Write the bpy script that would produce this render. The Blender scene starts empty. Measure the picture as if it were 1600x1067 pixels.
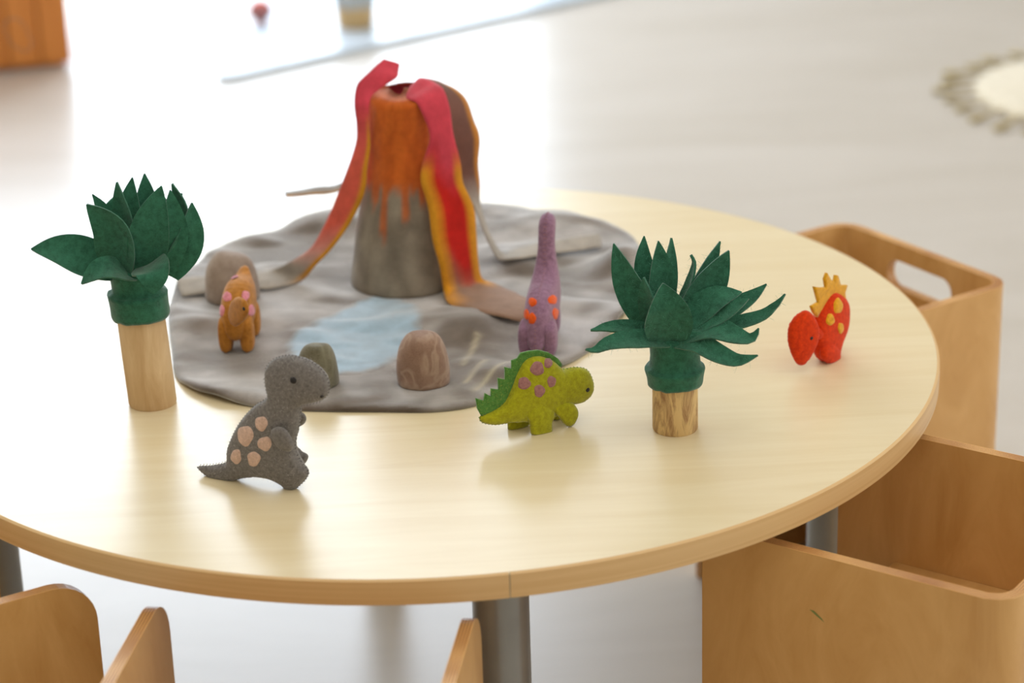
import bpy, bmesh, math, random
import numpy as np
from mathutils import Vector, Matrix, noise
from mathutils.bvhtree import BVHTree
from mathutils.geometry import delaunay_2d_cdt

random.seed(7); np.random.seed(7)
S = bpy.context.scene
COL = S.collection
V = Vector
H = 0.52                      # table top height, metres

# ------------------------------------------------------------------ camera
FPX = 3778.0
_pit, _yaw, _roll = 0.37802625, 0.04031215, -0.03103772
CAM = V((0.0, -2.6417, H + 1.04893))
FW = V((math.sin(_yaw) * math.cos(_pit), math.cos(_yaw) * math.cos(_pit), -math.sin(_pit)))
_r = V((math.cos(_yaw), -math.sin(_yaw), 0)); _u = _r.cross(FW)
RT = math.cos(_roll) * _r + math.sin(_roll) * _u
UP = -math.sin(_roll) * _r + math.cos(_roll) * _u
cd = bpy.data.cameras.new('camera'); cam = bpy.data.objects.new('camera', cd); COL.objects.link(cam)
m = Matrix((RT, UP, -FW)).transposed().to_4x4(); m.translation = CAM; cam.matrix_world = m
cd.sensor_width = 36; cd.lens = FPX * 36 / 1600; cd.clip_end = 60
cd.dof.use_dof = True; cd.dof.focus_distance = 2.56; cd.dof.aperture_fstop = 3.0; cd.dof.aperture_blades = 9
S.camera = cam

# ------------------------------------------------------------------ world, lamps, exposure
S.view_settings.view_transform = 'Standard'; S.view_settings.look = 'None'
S.view_settings.gamma = 1.0; S.view_settings.use_curve_mapping = False
S.view_settings.exposure = -0.08
w = bpy.data.worlds.new('world'); S.world = w; w.use_nodes = True
w.node_tree.nodes['Background'].inputs[0].default_value = (0.85, 0.93, 1.0, 1)
w.node_tree.nodes['Background'].inputs[1].default_value = 1.0

WALL_Y, WIN_X0, WIN_X1, WIN_Z0, WIN_Z1 = 5.3, -3.2, 0.46, 0.05, 3.6
def area_light(name, loc, rot, sx, sy, radiance, color):
    l = bpy.data.lights.new(name, 'AREA'); l.shape = 'RECTANGLE'; l.size = sx; l.size_y = sy
    l.energy = radiance * math.pi * sx * sy; l.color = color
    o = bpy.data.objects.new(name, l); COL.objects.link(o); o.location = loc; o.rotation_euler = rot
    return o
# daylight in the wide back window; unseen soft fills added at right and overhead
area_light('window_daylight', ((WIN_X0 + WIN_X1) / 2, WALL_Y + 0.02, (WIN_Z0 + WIN_Z1) / 2), (math.radians(-90), 0, 0),
           WIN_X1 - WIN_X0, WIN_Z1 - WIN_Z0, 6.8, (0.76, 0.87, 1.0))
area_light('right_fill_light', (3.18, -0.6, 1.7), (0, math.radians(90), 0), 2.0, 3.6, 1.3, (1.0, 0.97, 0.93))
area_light('overhead_fill_light', (0.6, -1.2, 3.75), (0, 0, 0), 3.2, 3.2, 1.15, (1.0, 0.96, 0.91))

# ------------------------------------------------------------------ pixel helpers (1600 x 1067 frame)
def ray(px, py):
    return (FW + RT * ((px - 800) / FPX) - UP * ((py - 533.5) / FPX)).normalized()
def PZ(px, py, z):            # point of the horizontal plane at height z
    d = ray(px, py); return CAM + d * ((z - CAM.z) / d.z)
VH = V((FW.x, FW.y, 0)).normalized(); RH = V((VH.y, -VH.x, 0)); ZV = V((0, 0, 1))
def PN(px, py, anchor, n):    # point of the plane through anchor with normal n
    d = ray(px, py); return CAM + d * ((anchor - CAM).dot(n) / d.dot(n))
def PD(px, py, anchor, dep):  # point `dep` behind the anchor, seen level
    return PN(px, py, anchor + VH * dep, VH)

# ------------------------------------------------------------------ materials
def lin(c):
    f = lambda v: v / 12.92 if v <= 0.04045 else ((v + 0.055) / 1.055) ** 2.4
    return tuple(f(v / 255.0) for v in c[:3]) + (1.0,)
def nodes_of(name):
    mt = bpy.data.materials.new(name); mt.use_nodes = True
    nt = mt.node_tree; return mt, nt, nt.nodes['Principled BSDF']
def N(nt, t, **kw):
    n = nt.nodes.new(t)
    for k, v in kw.items():
        if k in n.inputs: n.inputs[k].default_value = v
        else: setattr(n, k, v)
    return n
def ramp(nt, stops, src):
    r = nt.nodes.new('ShaderNodeValToRGB'); e = r.color_ramp.elements
    while len(e) < len(stops): e.new(0.5)
    for k, (p, c) in enumerate(stops): e[k].position = p; e[k].color = c
    nt.links.new(src, r.inputs[0]); return r
def felt(name, c, c2=None, attr=False, scale=55, sheen=0.35, bump=0.5):
    """felted wool: mottled colour, fibre relief, soft sheen"""
    mt, nt, b = nodes_of(name)
    tc = N(nt, 'ShaderNodeTexCoord')
    n1 = N(nt, 'ShaderNodeTexNoise', Scale=scale, Detail=5.0, Roughness=0.7); nt.links.new(tc.outputs['Object'], n1.inputs['Vector'])
    n2 = N(nt, 'ShaderNodeTexNoise', Scale=900.0, Detail=3.0, Distortion=1.5); nt.links.new(tc.outputs['Object'], n2.inputs['Vector'])
    mx = N(nt, 'ShaderNodeMath', operation='ADD'); mul = N(nt, 'ShaderNodeMath', operation='MULTIPLY'); mul.inputs[1].default_value = 0.55
    nt.links.new(n2.outputs[0], mul.inputs[0]); nt.links.new(n1.outputs[0], mx.inputs[0]); nt.links.new(mul.outputs[0], mx.inputs[1])
    if attr:
        a = N(nt, 'ShaderNodeVertexColor', layer_name='wool')
        r = ramp(nt, [(0.45, (0.72, 0.72, 0.72, 1)), (1.05, (1.22, 1.22, 1.22, 1))], mx.outputs[0])
        mm = N(nt, 'ShaderNodeMix', data_type='RGBA', blend_type='MULTIPLY'); mm.inputs[0].default_value = 1
        nt.links.new(a.outputs[0], mm.inputs[6]); nt.links.new(r.outputs[0], mm.inputs[7]); nt.links.new(mm.outputs[2], b.inputs['Base Color'])
    else:
        l = lin(c); d = lin(c2) if c2 else tuple(v * 0.55 for v in l[:3]) + (1,)
        r = ramp(nt, [(0.5, d), (0.8, l), (1.1, tuple(min(1, v * 1.25) for v in l[:3]) + (1,))], mx.outputs[0])
        nt.links.new(r.outputs[0], b.inputs['Base Color'])
    b.inputs['Roughness'].default_value = 0.95
    b.inputs['Specular IOR Level'].default_value = 0.15
    b.inputs['Sheen Weight'].default_value = sheen; b.inputs['Sheen Roughness'].default_value = 0.45
    bp = N(nt, 'ShaderNodeBump', Strength=bump, Distance=0.0012); nt.links.new(mx.outputs[0], bp.inputs['Height']); nt.links.new(bp.outputs[0], b.inputs['Normal'])
    return mt
def wood(name, light, dark, scale=(2, 30, 2), rough=0.35, coord='Object', spec=0.5, detail=5.0, lo=0.3, hi=0.72, dist=0.6, bump=0.06):
    mt, nt, b = nodes_of(name)
    tc = N(nt, 'ShaderNodeTexCoord'); mp = N(nt, 'ShaderNodeMapping'); mp.inputs['Scale'].default_value = scale
    nt.links.new(tc.outputs[coord], mp.inputs['Vector'])
    n1 = N(nt, 'ShaderNodeTexNoise', Scale=1.0, Detail=detail, Roughness=0.62, Distortion=dist); nt.links.new(mp.outputs[0], n1.inputs['Vector'])
    r = ramp(nt, [(lo, lin(dark)), (hi, lin(light))], n1.outputs[0]); nt.links.new(r.outputs[0], b.inputs['Base Color'])
    b.inputs['Roughness'].default_value = rough; b.inputs['Specular IOR Level'].default_value = spec
    bp = N(nt, 'ShaderNodeBump', Strength=bump, Distance=0.002); nt.links.new(n1.outputs[0], bp.inputs['Height']); nt.links.new(bp.outputs[0], b.inputs['Normal'])
    return mt
def plain(name, c, rough=0.5, metal=0.0, noise_scale=20, var=0.08, spec=0.5):
    mt, nt, b = nodes_of(name)
    tc = N(nt, 'ShaderNodeTexCoord'); n1 = N(nt, 'ShaderNodeTexNoise', Scale=noise_scale, Detail=4.0); nt.links.new(tc.outputs['Object'], n1.inputs['Vector'])
    l = lin(c); r = ramp(nt, [(0.3, tuple(v * (1 - var) for v in l[:3]) + (1,)), (0.7, tuple(min(1, v * (1 + var)) for v in l[:3]) + (1,))], n1.outputs[0])
    nt.links.new(r.outputs[0], b.inputs['Base Color'])
    b.inputs['Roughness'].default_value = rough; b.inputs['Metallic'].default_value = metal; b.inputs['Specular IOR Level'].default_value = spec
    return mt

M = {}
M['wall'] = plain('wall_paint', (226, 216, 200), 0.8)
M['ceiling'] = plain('ceiling_paint', (240, 238, 232), 0.9)
M['floor'] = wood('vinyl_floor', (206, 198, 190), (190, 181, 170), (1.2, 5, 1), 0.29, spec=0.4, lo=0.25, hi=0.8, bump=0)
M['frame'] = plain('window_frame_paint', (235, 235, 235), 0.5)
M['laminate'] = wood('maple_laminate', (231, 214, 176), (223, 203, 161), (2.2, 26, 3), 0.30, spec=0.68, lo=0.3, hi=0.7, dist=1.6, bump=0)
M['band'] = wood('maple_edge_band', (226, 190, 136), (210, 170, 114), (1.5, 1.5, 160), 0.4)
M['steel'] = plain('grey_leg_paint', (150, 152, 150), 0.35, 0.5)
M['rubber'] = plain('black_rubber', (35, 35, 36), 0.7)
M['ply'] = wood('birch_ply_face', (224, 178, 114), (203, 153, 88), (14, 5, 1), 0.36, 'UV', lo=0.28, hi=0.72, dist=1.4)
M['black'] = plain('black_thread', (28, 24, 24), 0.6)
M['trunk'] = wood('bare_wood', (224, 194, 150), (194, 156, 108), (60, 60, 9), 0.6)
M['grain'] = wood('knotty_wood', (218, 184, 124), (148, 106, 66), (45, 45, 14), 0.6, lo=0.34, hi=0.56, dist=2.2)

def ply_edge():
    mt, nt, b = nodes_of('ply_edge')
    tc = N(nt, 'ShaderNodeTexCoord'); sp = N(nt, 'ShaderNodeSeparateXYZ'); nt.links.new(tc.outputs['UV'], sp.inputs[0])
    wv = N(nt, 'ShaderNodeMath', operation='MULTIPLY'); wv.inputs[1].default_value = 6.2832 * 4.5 / 0.013
    nt.links.new(sp.outputs[1], wv.inputs[0]); sn = N(nt, 'ShaderNodeMath', operation='SINE'); nt.links.new(wv.outputs[0], sn.inputs[0])
    no = N(nt, 'ShaderNodeTexNoise', Scale=9.0, Detail=2.0); nt.links.new(tc.outputs['UV'], no.inputs['Vector'])
    ad = N(nt, 'ShaderNodeMath', operation='MULTIPLY_ADD'); ad.inputs[1].default_value = 0.3; nt.links.new(sn.outputs[0], ad.inputs[0]); nt.links.new(no.outputs[0], ad.inputs[2])
    r = ramp(nt, [(0.25, lin((128, 74, 34))), (0.55, lin((200, 138, 72))), (0.85, lin((238, 192, 126)))], ad.outputs[0])
    nt.links.new(r.outputs[0], b.inputs['Base Color']); b.inputs['Roughness'].default_value = 0.4
    return mt
M['ply_edge'] = ply_edge()

# ------------------------------------------------------------------ objects
def tag(o, label=None, cat=None, group=None, kind=None):
    if label: o['label'] = label
    if cat: o['category'] = cat
    if group: o['group'] = group
    if kind: o['kind'] = kind
    return o
def empty(name, loc, label, cat, group=None):
    o = bpy.data.objects.new(name, None); COL.objects.link(o); o.location = loc; o.empty_display_size = 0.03
    return tag(o, label, cat, group)
def link(name, me, mats, parent=None, smooth=True, off=None):
    if off is not None:
        me.transform(Matrix.Translation(-off))
    for mt in (mats if isinstance(mats, (list, tuple)) else [mats]): me.materials.append(mt)
    if smooth: me.polygons.foreach_set('use_smooth', [True] * len(me.polygons))
    o = bpy.data.objects.new(name, me); COL.objects.link(o)
    if parent: o.parent = parent
    return o
def mesh(name, vs, fs):
    me = bpy.data.meshes.new(name); me.from_pydata([tuple(v) for v in vs], [], fs); me.update()
    bm = bmesh.new(); bm.from_mesh(me); bmesh.ops.recalc_face_normals(bm, faces=bm.faces); bm.to_mesh(me); bm.free()
    return me
def finish(bm, name='m'):
    me = bpy.data.meshes.new(name); bm.to_mesh(me); bm.free(); return me
def box(x0, x1, y0, y1, z0, z1, bev=0.0, seg=2):
    bm = bmesh.new(); bmesh.ops.create_cube(bm, size=1)
    for v in bm.verts:
        v.co = V((x0 + (v.co.x + .5) * (x1 - x0), y0 + (v.co.y + .5) * (y1 - y0), z0 + (v.co.z + .5) * (z1 - z0)))
    if bev: bmesh.ops.bevel(bm, geom=bm.edges[:], offset=bev, segments=seg, affect='EDGES', profile=0.5)
    return finish(bm)
def lathe(prof, n=48, cap=True):
    vs, fs = [], []
    for r, z in prof:
        for k in range(n):
            a = 2 * math.pi * k / n; vs.append((r * math.cos(a), r * math.sin(a), z))
    for i in range(len(prof) - 1):
        for k in range(n):
            fs.append((i * n + k, i * n + (k + 1) % n, (i + 1) * n + (k + 1) % n, (i + 1) * n + k))
    if cap:
        fs.append(tuple(range(n))[::-1]); fs.append(tuple((len(prof) - 1) * n + k for k in range(n)))
    return mesh('lathe', vs, fs)
def catmull(P, n, closed):
    P = [np.array(p, float) for p in P]; L = len(P); out = []
    rng = range(L) if closed else range(L - 1)
    for i in rng:
        if closed: a, b, c, d = P[i - 1], P[i], P[(i + 1) % L], P[(i + 2) % L]
        else: a, b, c, d = P[max(i - 1, 0)], P[i], P[i + 1], P[min(i + 2, L - 1)]
        for k in range(n):
            t = k / n
            out.append(0.5 * ((2 * b) + (c - a) * t + (2 * a - 5 * b + 4 * c - d) * t * t + (3 * b - a - 3 * c + d) * t ** 3))
    if not closed: out.append(P[-1])
    return np.array(out)
def resample(pts, sp):
    d = np.linalg.norm(np.roll(pts, -1, 0) - pts, axis=1); cum = np.concatenate([[0], np.cumsum(d)]); L = cum[-1]
    n = max(8, int(L / sp)); q = np.linspace(0, L, n, endpoint=False); P = np.vstack([pts, pts[:1]])
    return np.stack([np.interp(q, cum, P[:, k]) for k in range(P.shape[1])], 1)
def inside(poly, X):
    x, y = X[:, 0], X[:, 1]; r = np.zeros(len(X), bool); a = poly; b = np.roll(poly, -1, 0)
    for (x0, y0), (x1, y1) in zip(a, b):
        c = ((y0 > y) != (y1 > y)) & (x < (x1 - x0) * (y - y0) / (y1 - y0 + 1e-15) + x0); r ^= c
    return r
def edge_dist(poly, X):
    d = np.full(len(X), 1e9); a = poly; b = np.roll(poly, -1, 0)
    for p, q in zip(a, b):
        e = q - p; t = np.clip(((X - p) @ e) / (e @ e + 1e-15), 0, 1); d = np.minimum(d, np.linalg.norm(X - p - t[:, None] * e, axis=1))
    return d
def fill(poly, sp, holes=()):
    """triangulate a polygon (with holes) over a hex grid; returns pts, tris, boundary count"""
    lo, hi = poly.min(0), poly.max(0); g = []; row = 0; y = lo[1]
    while y <= hi[1]:
        x = lo[0] + (sp / 2 if row % 2 else 0)
        while x <= hi[0]: g.append((x, y)); x += sp
        y += sp * 0.866; row += 1
    g = np.array(g); k = inside(poly, g) & (edge_dist(poly, g) > sp * 0.5)
    for h in holes: k &= ~inside(h, g) & (edge_dist(h, g) > sp * 0.5)
    g = g[k]; rings = [poly] + list(holes); verts = []; edges = []
    for rg in rings:
        s = len(verts); verts += [tuple(p) for p in rg]; edges += [(s + i, s + (i + 1) % len(rg)) for i in range(len(rg))]
    nb = len(verts); verts += [tuple(p) for p in g]
    vo, eo, fo, *_ = delaunay_2d_cdt([V(v) for v in verts], edges, [], 1, 1e-7)
    P = np.array([(v.x, v.y) for v in vo]); T = [tuple(f) for f in fo]
    C = np.array([P[list(f)].mean(0) for f in T]); k = inside(poly, C)
    for h in holes: k &= ~inside(h, C)
    out = [f for f, q in zip(T, k) if q]
    return P, out, nb
def inflate_field(poly, cell=0.0011):
    """Poisson pillow: half thickness = sqrt(2u), lap(u) = -1, so a strip becomes a round tube"""
    lo, hi = poly.min(0) - 2 * cell, poly.max(0) + 2 * cell
    nx, ny = int((hi[0] - lo[0]) / cell) + 2, int((hi[1] - lo[1]) / cell) + 2
    gx, gy = np.meshgrid(lo[0] + np.arange(nx) * cell, lo[1] + np.arange(ny) * cell, indexing='ij')
    mk = inside(poly, np.stack([gx.ravel(), gy.ravel()], 1)).reshape(nx, ny); mk[0] = mk[-1] = False; mk[:, 0] = mk[:, -1] = False
    u = np.zeros((nx, ny)); par = (np.add.outer(np.arange(nx), np.arange(ny)) % 2) == 0
    for it in range(500):
        for p in (par, ~par):
            q = np.zeros_like(u); q[1:-1, 1:-1] = 0.25 * (u[2:, 1:-1] + u[:-2, 1:-1] + u[1:-1, 2:] + u[1:-1, :-2] + cell * cell)
            s = mk & p; u[s] += 1.85 * (q[s] - u[s])
    u = np.maximum(u, 0)
    def f(X):
        t = (X - lo) / cell; i = np.clip(t.astype(int), 0, [nx - 2, ny - 2]); r = t - i
        v = (u[i[:, 0], i[:, 1]] * (1 - r[:, 0]) * (1 - r[:, 1]) + u[i[:, 0] + 1, i[:, 1]] * r[:, 0] * (1 - r[:, 1])
             + u[i[:, 0], i[:, 1] + 1] * (1 - r[:, 0]) * r[:, 1] + u[i[:, 0] + 1, i[:, 1] + 1] * r[:, 0] * r[:, 1])
        return np.sqrt(2 * np.maximum(v, 0))
    return f
class Plane:
    """upright plane: a along the heading, b up, c away from the camera"""
    def __init__(s, anchor, deg):
        a = math.radians(deg); s.o = anchor.copy(); s.h = RH * math.cos(a) + VH * math.sin(a); s.n = -RH * math.sin(a) + VH * math.cos(a)
        if s.n.dot(VH) < 0: s.n = -s.n
    def px(s, x, y, c=0.0):
        p = PN(x, y, s.o + s.n * c, s.n) - s.o; return (p.dot(s.h), p.z)
    def pts(s, L, c=0.0): return [s.px(x, y, c) for x, y in L]
    def to(s, a, b, c=0.0): return s.o + s.h * a + ZV * b + s.n * c
def pillow(name, pl, outline, mat, parent, flat=1.0, cap=0.03, sp=0.0026, c=0.0, sharp=False, thick=None, lean=0.0, floor_z=None):
    pts = np.array(outline) if sharp else catmull(outline, 10, True)
    poly = resample(pts, sp) if not sharp else resample_sharp(pts, sp)
    P, T, nb = fill(poly, sp)
    if thick is None:
        h = inflate_field(poly)(P) * flat; h = cap * np.tanh(h / cap)
        on = edge_dist(poly, P) < 1e-6; h[on] = 0.0
    else:
        h = np.full(len(P), thick / 2); on = np.zeros(len(P), bool)
    vs, fs, mp = [], [], {}
    for i, (a, b) in enumerate(P):
        vs.append(pl.to(a, b, c - h[i] + lean * b))
    for i, (a, b) in enumerate(P):
        if on[i]: mp[i] = i
        else: mp[i] = len(vs); vs.append(pl.to(a, b, c + h[i] + lean * b))
    for t in T:
        fs.append(t); fs.append(tuple(mp[i] for i in t[::-1]))
    if thick is not None:
        cnt = {}
        for t in T:
            for i in range(3):
                e = (t[i], t[(i + 1) % 3]); cnt[e] = 1
        for (i, j) in list(cnt):
            if (j, i) not in cnt: fs.append((j, i, mp[i], mp[j]))
    if floor_z is not None:
        for v in vs:
            if v.z < floor_z: v.z = floor_z
    me = mesh(name, vs, fs); o = link(name, me, mat, parent, True, parent.location)
    o['_poly'] = 0; del o['_poly']
    return o, poly
def resample_sharp(pts, sp):
    out = []
    for p, q in zip(pts, np.roll(pts, -1, 0)):
        n = max(1, int(np.linalg.norm(q - p) / sp))
        for k in range(n): out.append(p + (q - p) * k / n)
    return np.array(out)
def bvh(o):
    off = o.parent.location if o.parent else V((0, 0, 0))
    me = o.data; return BVHTree.FromPolygons([v.co + off for v in me.vertices], [tuple(p.vertices) for p in me.polygons])
def spot(name, tree, px, py, rx, ry, mat, parent, lift=0.0009, ang=0.0, proud=0.0006):
    """felt disc lying on a surface, centred where the pixel's ray meets it; radii in pixels"""
    hit, nrm, _, dist = tree.ray_cast(CAM, ray(px, py))
    if hit is None: return None
    k = dist / FPX; rx, ry = rx * k, ry * k; vs, fs = [], []
    rg, sg = 5, 20
    def drop(q):
        h2, n2, _, _ = tree.ray_cast(CAM, (q - CAM).normalized())
        if h2 is None or (h2 - hit).length > 3.0 * max(rx, ry): h2, n2, _, _ = tree.find_nearest(q)
        return h2, (n2 if n2.dot(CAM - h2) > 0 else n2)
    ca, sa = math.cos(ang), math.sin(ang)
    for i in range(rg + 1):
        f = i / rg
        for j in range(sg if i else 1):
            a = 2 * math.pi * j / sg; wob = 1 + 0.06 * math.sin(3 * a + px) + 0.04 * math.sin(5 * a + py)
            x, y = rx * f * math.cos(a) * wob, ry * f * math.sin(a) * wob
            h2, n2 = drop(hit + RT * (x * ca - y * sa) + UP * (x * sa + y * ca))
            vs.append(h2 + n2 * (lift + proud * (1 - f * f) - (0.0016 if i == rg else 0)))
    for j in range(sg): fs.append((0, 1 + j, 1 + (j + 1) % sg))
    for i in range(1, rg):
        for j in range(sg):
            a, b = 1 + (i - 1) * sg + j, 1 + (i - 1) * sg + (j + 1) % sg; fs.append((a, a + sg, b + sg, b))
    return link(name, mesh(name, vs, fs), mat, parent, True, parent.location)
def bead(name, tree, px, py, r, mat, parent, flat=0.55):
    hit, nrm, _, dist = tree.ray_cast(CAM, ray(px, py))
    if hit is None: return None
    r = r * dist / FPX; bm = bmesh.new(); bmesh.ops.create_icosphere(bm, subdivisions=2, radius=r)
    q = nrm.to_track_quat('Z', 'Y').to_matrix()
    for v in bm.verts:
        v.co = hit + q @ V((v.co.x, v.co.y, v.co.z * flat)) * (1 + 0.12 * noise.noise(v.co * 900))
    return link(name, finish(bm), mat, parent, True, parent.location)
def stitches(name, pl, poly, mat, parent, step=0.0042, half=0.0012, c=0.0, r=0.00035):
    vs, fs = [], []
    pts = resample(poly, step); cen = pts.mean(0)
    for i, p in enumerate(pts):
        t = pts[(i + 1) % len(pts)] - pts[i - 1]; t = t / (np.linalg.norm(t) + 1e-9)
        for sgn in (-1, 1):
            o = pl.to(p[0], p[1], c); T = pl.h * t[0] + ZV * t[1]; nn = (T.cross(pl.n)).normalized()
            if nn.dot(pl.h * (p[0] - cen[0]) + ZV * (p[1] - cen[1])) < 0: nn = -nn
            a = o + nn * 0.0004; b = o + pl.n * sgn * half * 1.6 - nn * half
            s = len(vs)
            for e in (a, b):
                for q in (T * r, nn * r * 1.2, -T * r): vs.append(e + q)
            fs += [(s, s + 1, s + 4, s + 3), (s + 1, s + 2, s + 5, s + 4), (s + 2, s, s + 3, s + 5)]
    return tag(link(name, mesh(name, vs, fs), mat, parent, False, parent.location), kind='stuff')
def fuzz(objs, n, length, mat, parent, r=0.00006):
    """loose wool fibres standing off the felt, one mesh"""
    vs, fs = [], []
    for o in objs:
        me = o.data; off = V((0, 0, 0)); A = np.array([p.area for p in me.polygons]); A /= A.sum()
        for k in np.random.choice(len(A), n, p=A):
            p = me.polygons[int(k)]; c = p.center + V(np.random.normal(0, 0.0008, 3)); nn = p.normal
            d = (nn + V(np.random.normal(0, 0.7, 3))).normalized(); crv = V(np.random.normal(0, 0.8, 3)); L = length * random.uniform(0.3, 1.3)
            side = d.cross(V(np.random.normal(0, 1, 3))).normalized() * r; q = c - nn * 0.0005; s = len(vs)
            for j in range(5):
                vs += [q + side, q - side]
                d = (d + crv * 0.35).normalized(); q = q + d * (L / 4)
            for j in range(4): fs.append((s + 2 * j, s + 2 * j + 1, s + 2 * j + 3, s + 2 * j + 2))
    me = bpy.data.meshes.new('fuzz'); me.from_pydata([tuple(v) for v in vs], [], fs)
    return tag(link('fuzz', me, mat, parent, True), kind='stuff')

# ------------------------------------------------------------------ setting
X0, X1, Y0, Y1, ZC = -3.4, 3.3, -4.0, WALL_Y, 3.85
def struct(name, me, mat): return tag(link(name, me, mat, None, False), kind='structure')
struct('floor', box(X0 - .1, X1 + .1, Y0 - .1, Y1 + .2, -0.1, 0), M['floor'])
struct('ceiling', box(X0 - .1, X1 + .1, Y0 - .1, Y1 + .2, ZC, ZC + .1), M['ceiling'])
struct('wall_left', box(X0 - .1, X0, Y0, Y1, 0, ZC), M['wall'])
struct('wall_front', box(X0, X1, Y0 - .1, Y0, 0, ZC), M['wall'])
bmw = bmesh.new()
for b in ((X0, WIN_X0, 0, ZC), (WIN_X1, X1, 0, ZC), (WIN_X0, WIN_X1, 0, WIN_Z0), (WIN_X0, WIN_X1, WIN_Z1, ZC)):
    bmw.from_mesh(box(b[0], b[1], Y1, Y1 + .15, b[2], b[3]))
struct('wall_back', finish(bmw), M['wall'])
bmw = bmesh.new()
for b in ((Y0, -2.4, 0, ZC), (1.2, Y1, 0, ZC), (-2.4, 1.2, 0, .7), (-2.4, 1.2, 2.7, ZC)):
    bmw.from_mesh(box(X1 - .1, X1, b[0], b[1], b[2], b[3]))
struct('wall_right', finish(bmw), M['wall'])
bmw = bmesh.new(); t = 0.05
for b in ((WIN_X0, WIN_X0 + t, WIN_Z0, WIN_Z1), (WIN_X1 - t, WIN_X1, WIN_Z0, WIN_Z1), (WIN_X0, WIN_X1, WIN_Z0, WIN_Z0 + t), (WIN_X0, WIN_X1, WIN_Z1 - t, WIN_Z1)):
    bmw.from_mesh(box(b[0], b[1], Y1 - .02, Y1, b[2], b[3]))
struct('window_1', finish(bmw), M['frame'])

# ------------------------------------------------------------------ round table
R = 0.6
tb = empty('round_table', (0, 0, 0), 'round pale maple laminate table with wooden edge and grey metal legs', 'table')
TH = 0.0275
prof = [(R - 0.0022, H - TH), (R - 0.0012, H - TH + .001), (R - 0.0012, H - .0018), (R - 0.0030, H)]
top = lathe(prof, 160); link('table_top', top, M['laminate'], tb, False)
def arc_band(a0, a1, n=150):
    vs, fs = [], []
    pr = [(R - .0012, H - TH + .0004), (R, H - TH + .0012), (R + .0004, H - TH * .5), (R, H - .0016), (R - .0012, H - .0006), (R - .0030, H + .00005)]
    for k in range(n + 1):
        a = a0 + (a1 - a0) * k / n
        for r, z in pr: vs.append((r * math.cos(a), r * math.sin(a), z))
    m_ = len(pr)
    for k in range(n):
        for i in range(m_ - 1): fs.append((k * m_ + i, (k + 1) * m_ + i, (k + 1) * m_ + i + 1, k * m_ + i + 1))
    return mesh('band', vs, fs)
sm = PZ(798, 900, H); sa = math.atan2(sm.y, sm.x)
eb = link('edge_band', arc_band(sa + .0011, sa + 2 * math.pi - .0011, 260), M['band'], tb)
md = eb.modifiers.new('e', 'EDGE_SPLIT'); md.split_angle = 0.5
for k, (lx, ly) in enumerate(((.068, -.468), (.502, .074), (-.068, .468), (-.512, -.066))):
    me = lathe([(.029, .012), (.029, H - .045), (.029, H - .03), (.055, H - .03), (.055, H - TH)], 40)
    me.transform(Matrix.Translation((lx, ly, 0))); lg = link('leg', me, M['steel'], tb, True)
    md = lg.modifiers.new('e', 'EDGE_SPLIT'); md.split_angle = 0.6
    me = lathe([(.024, 0), (.031, .002), (.031, .018), (.029, .02)], 32); me.transform(Matrix.Translation((lx, ly, 0)))
    link('foot_cap', me, M['rubber'], lg)

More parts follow.
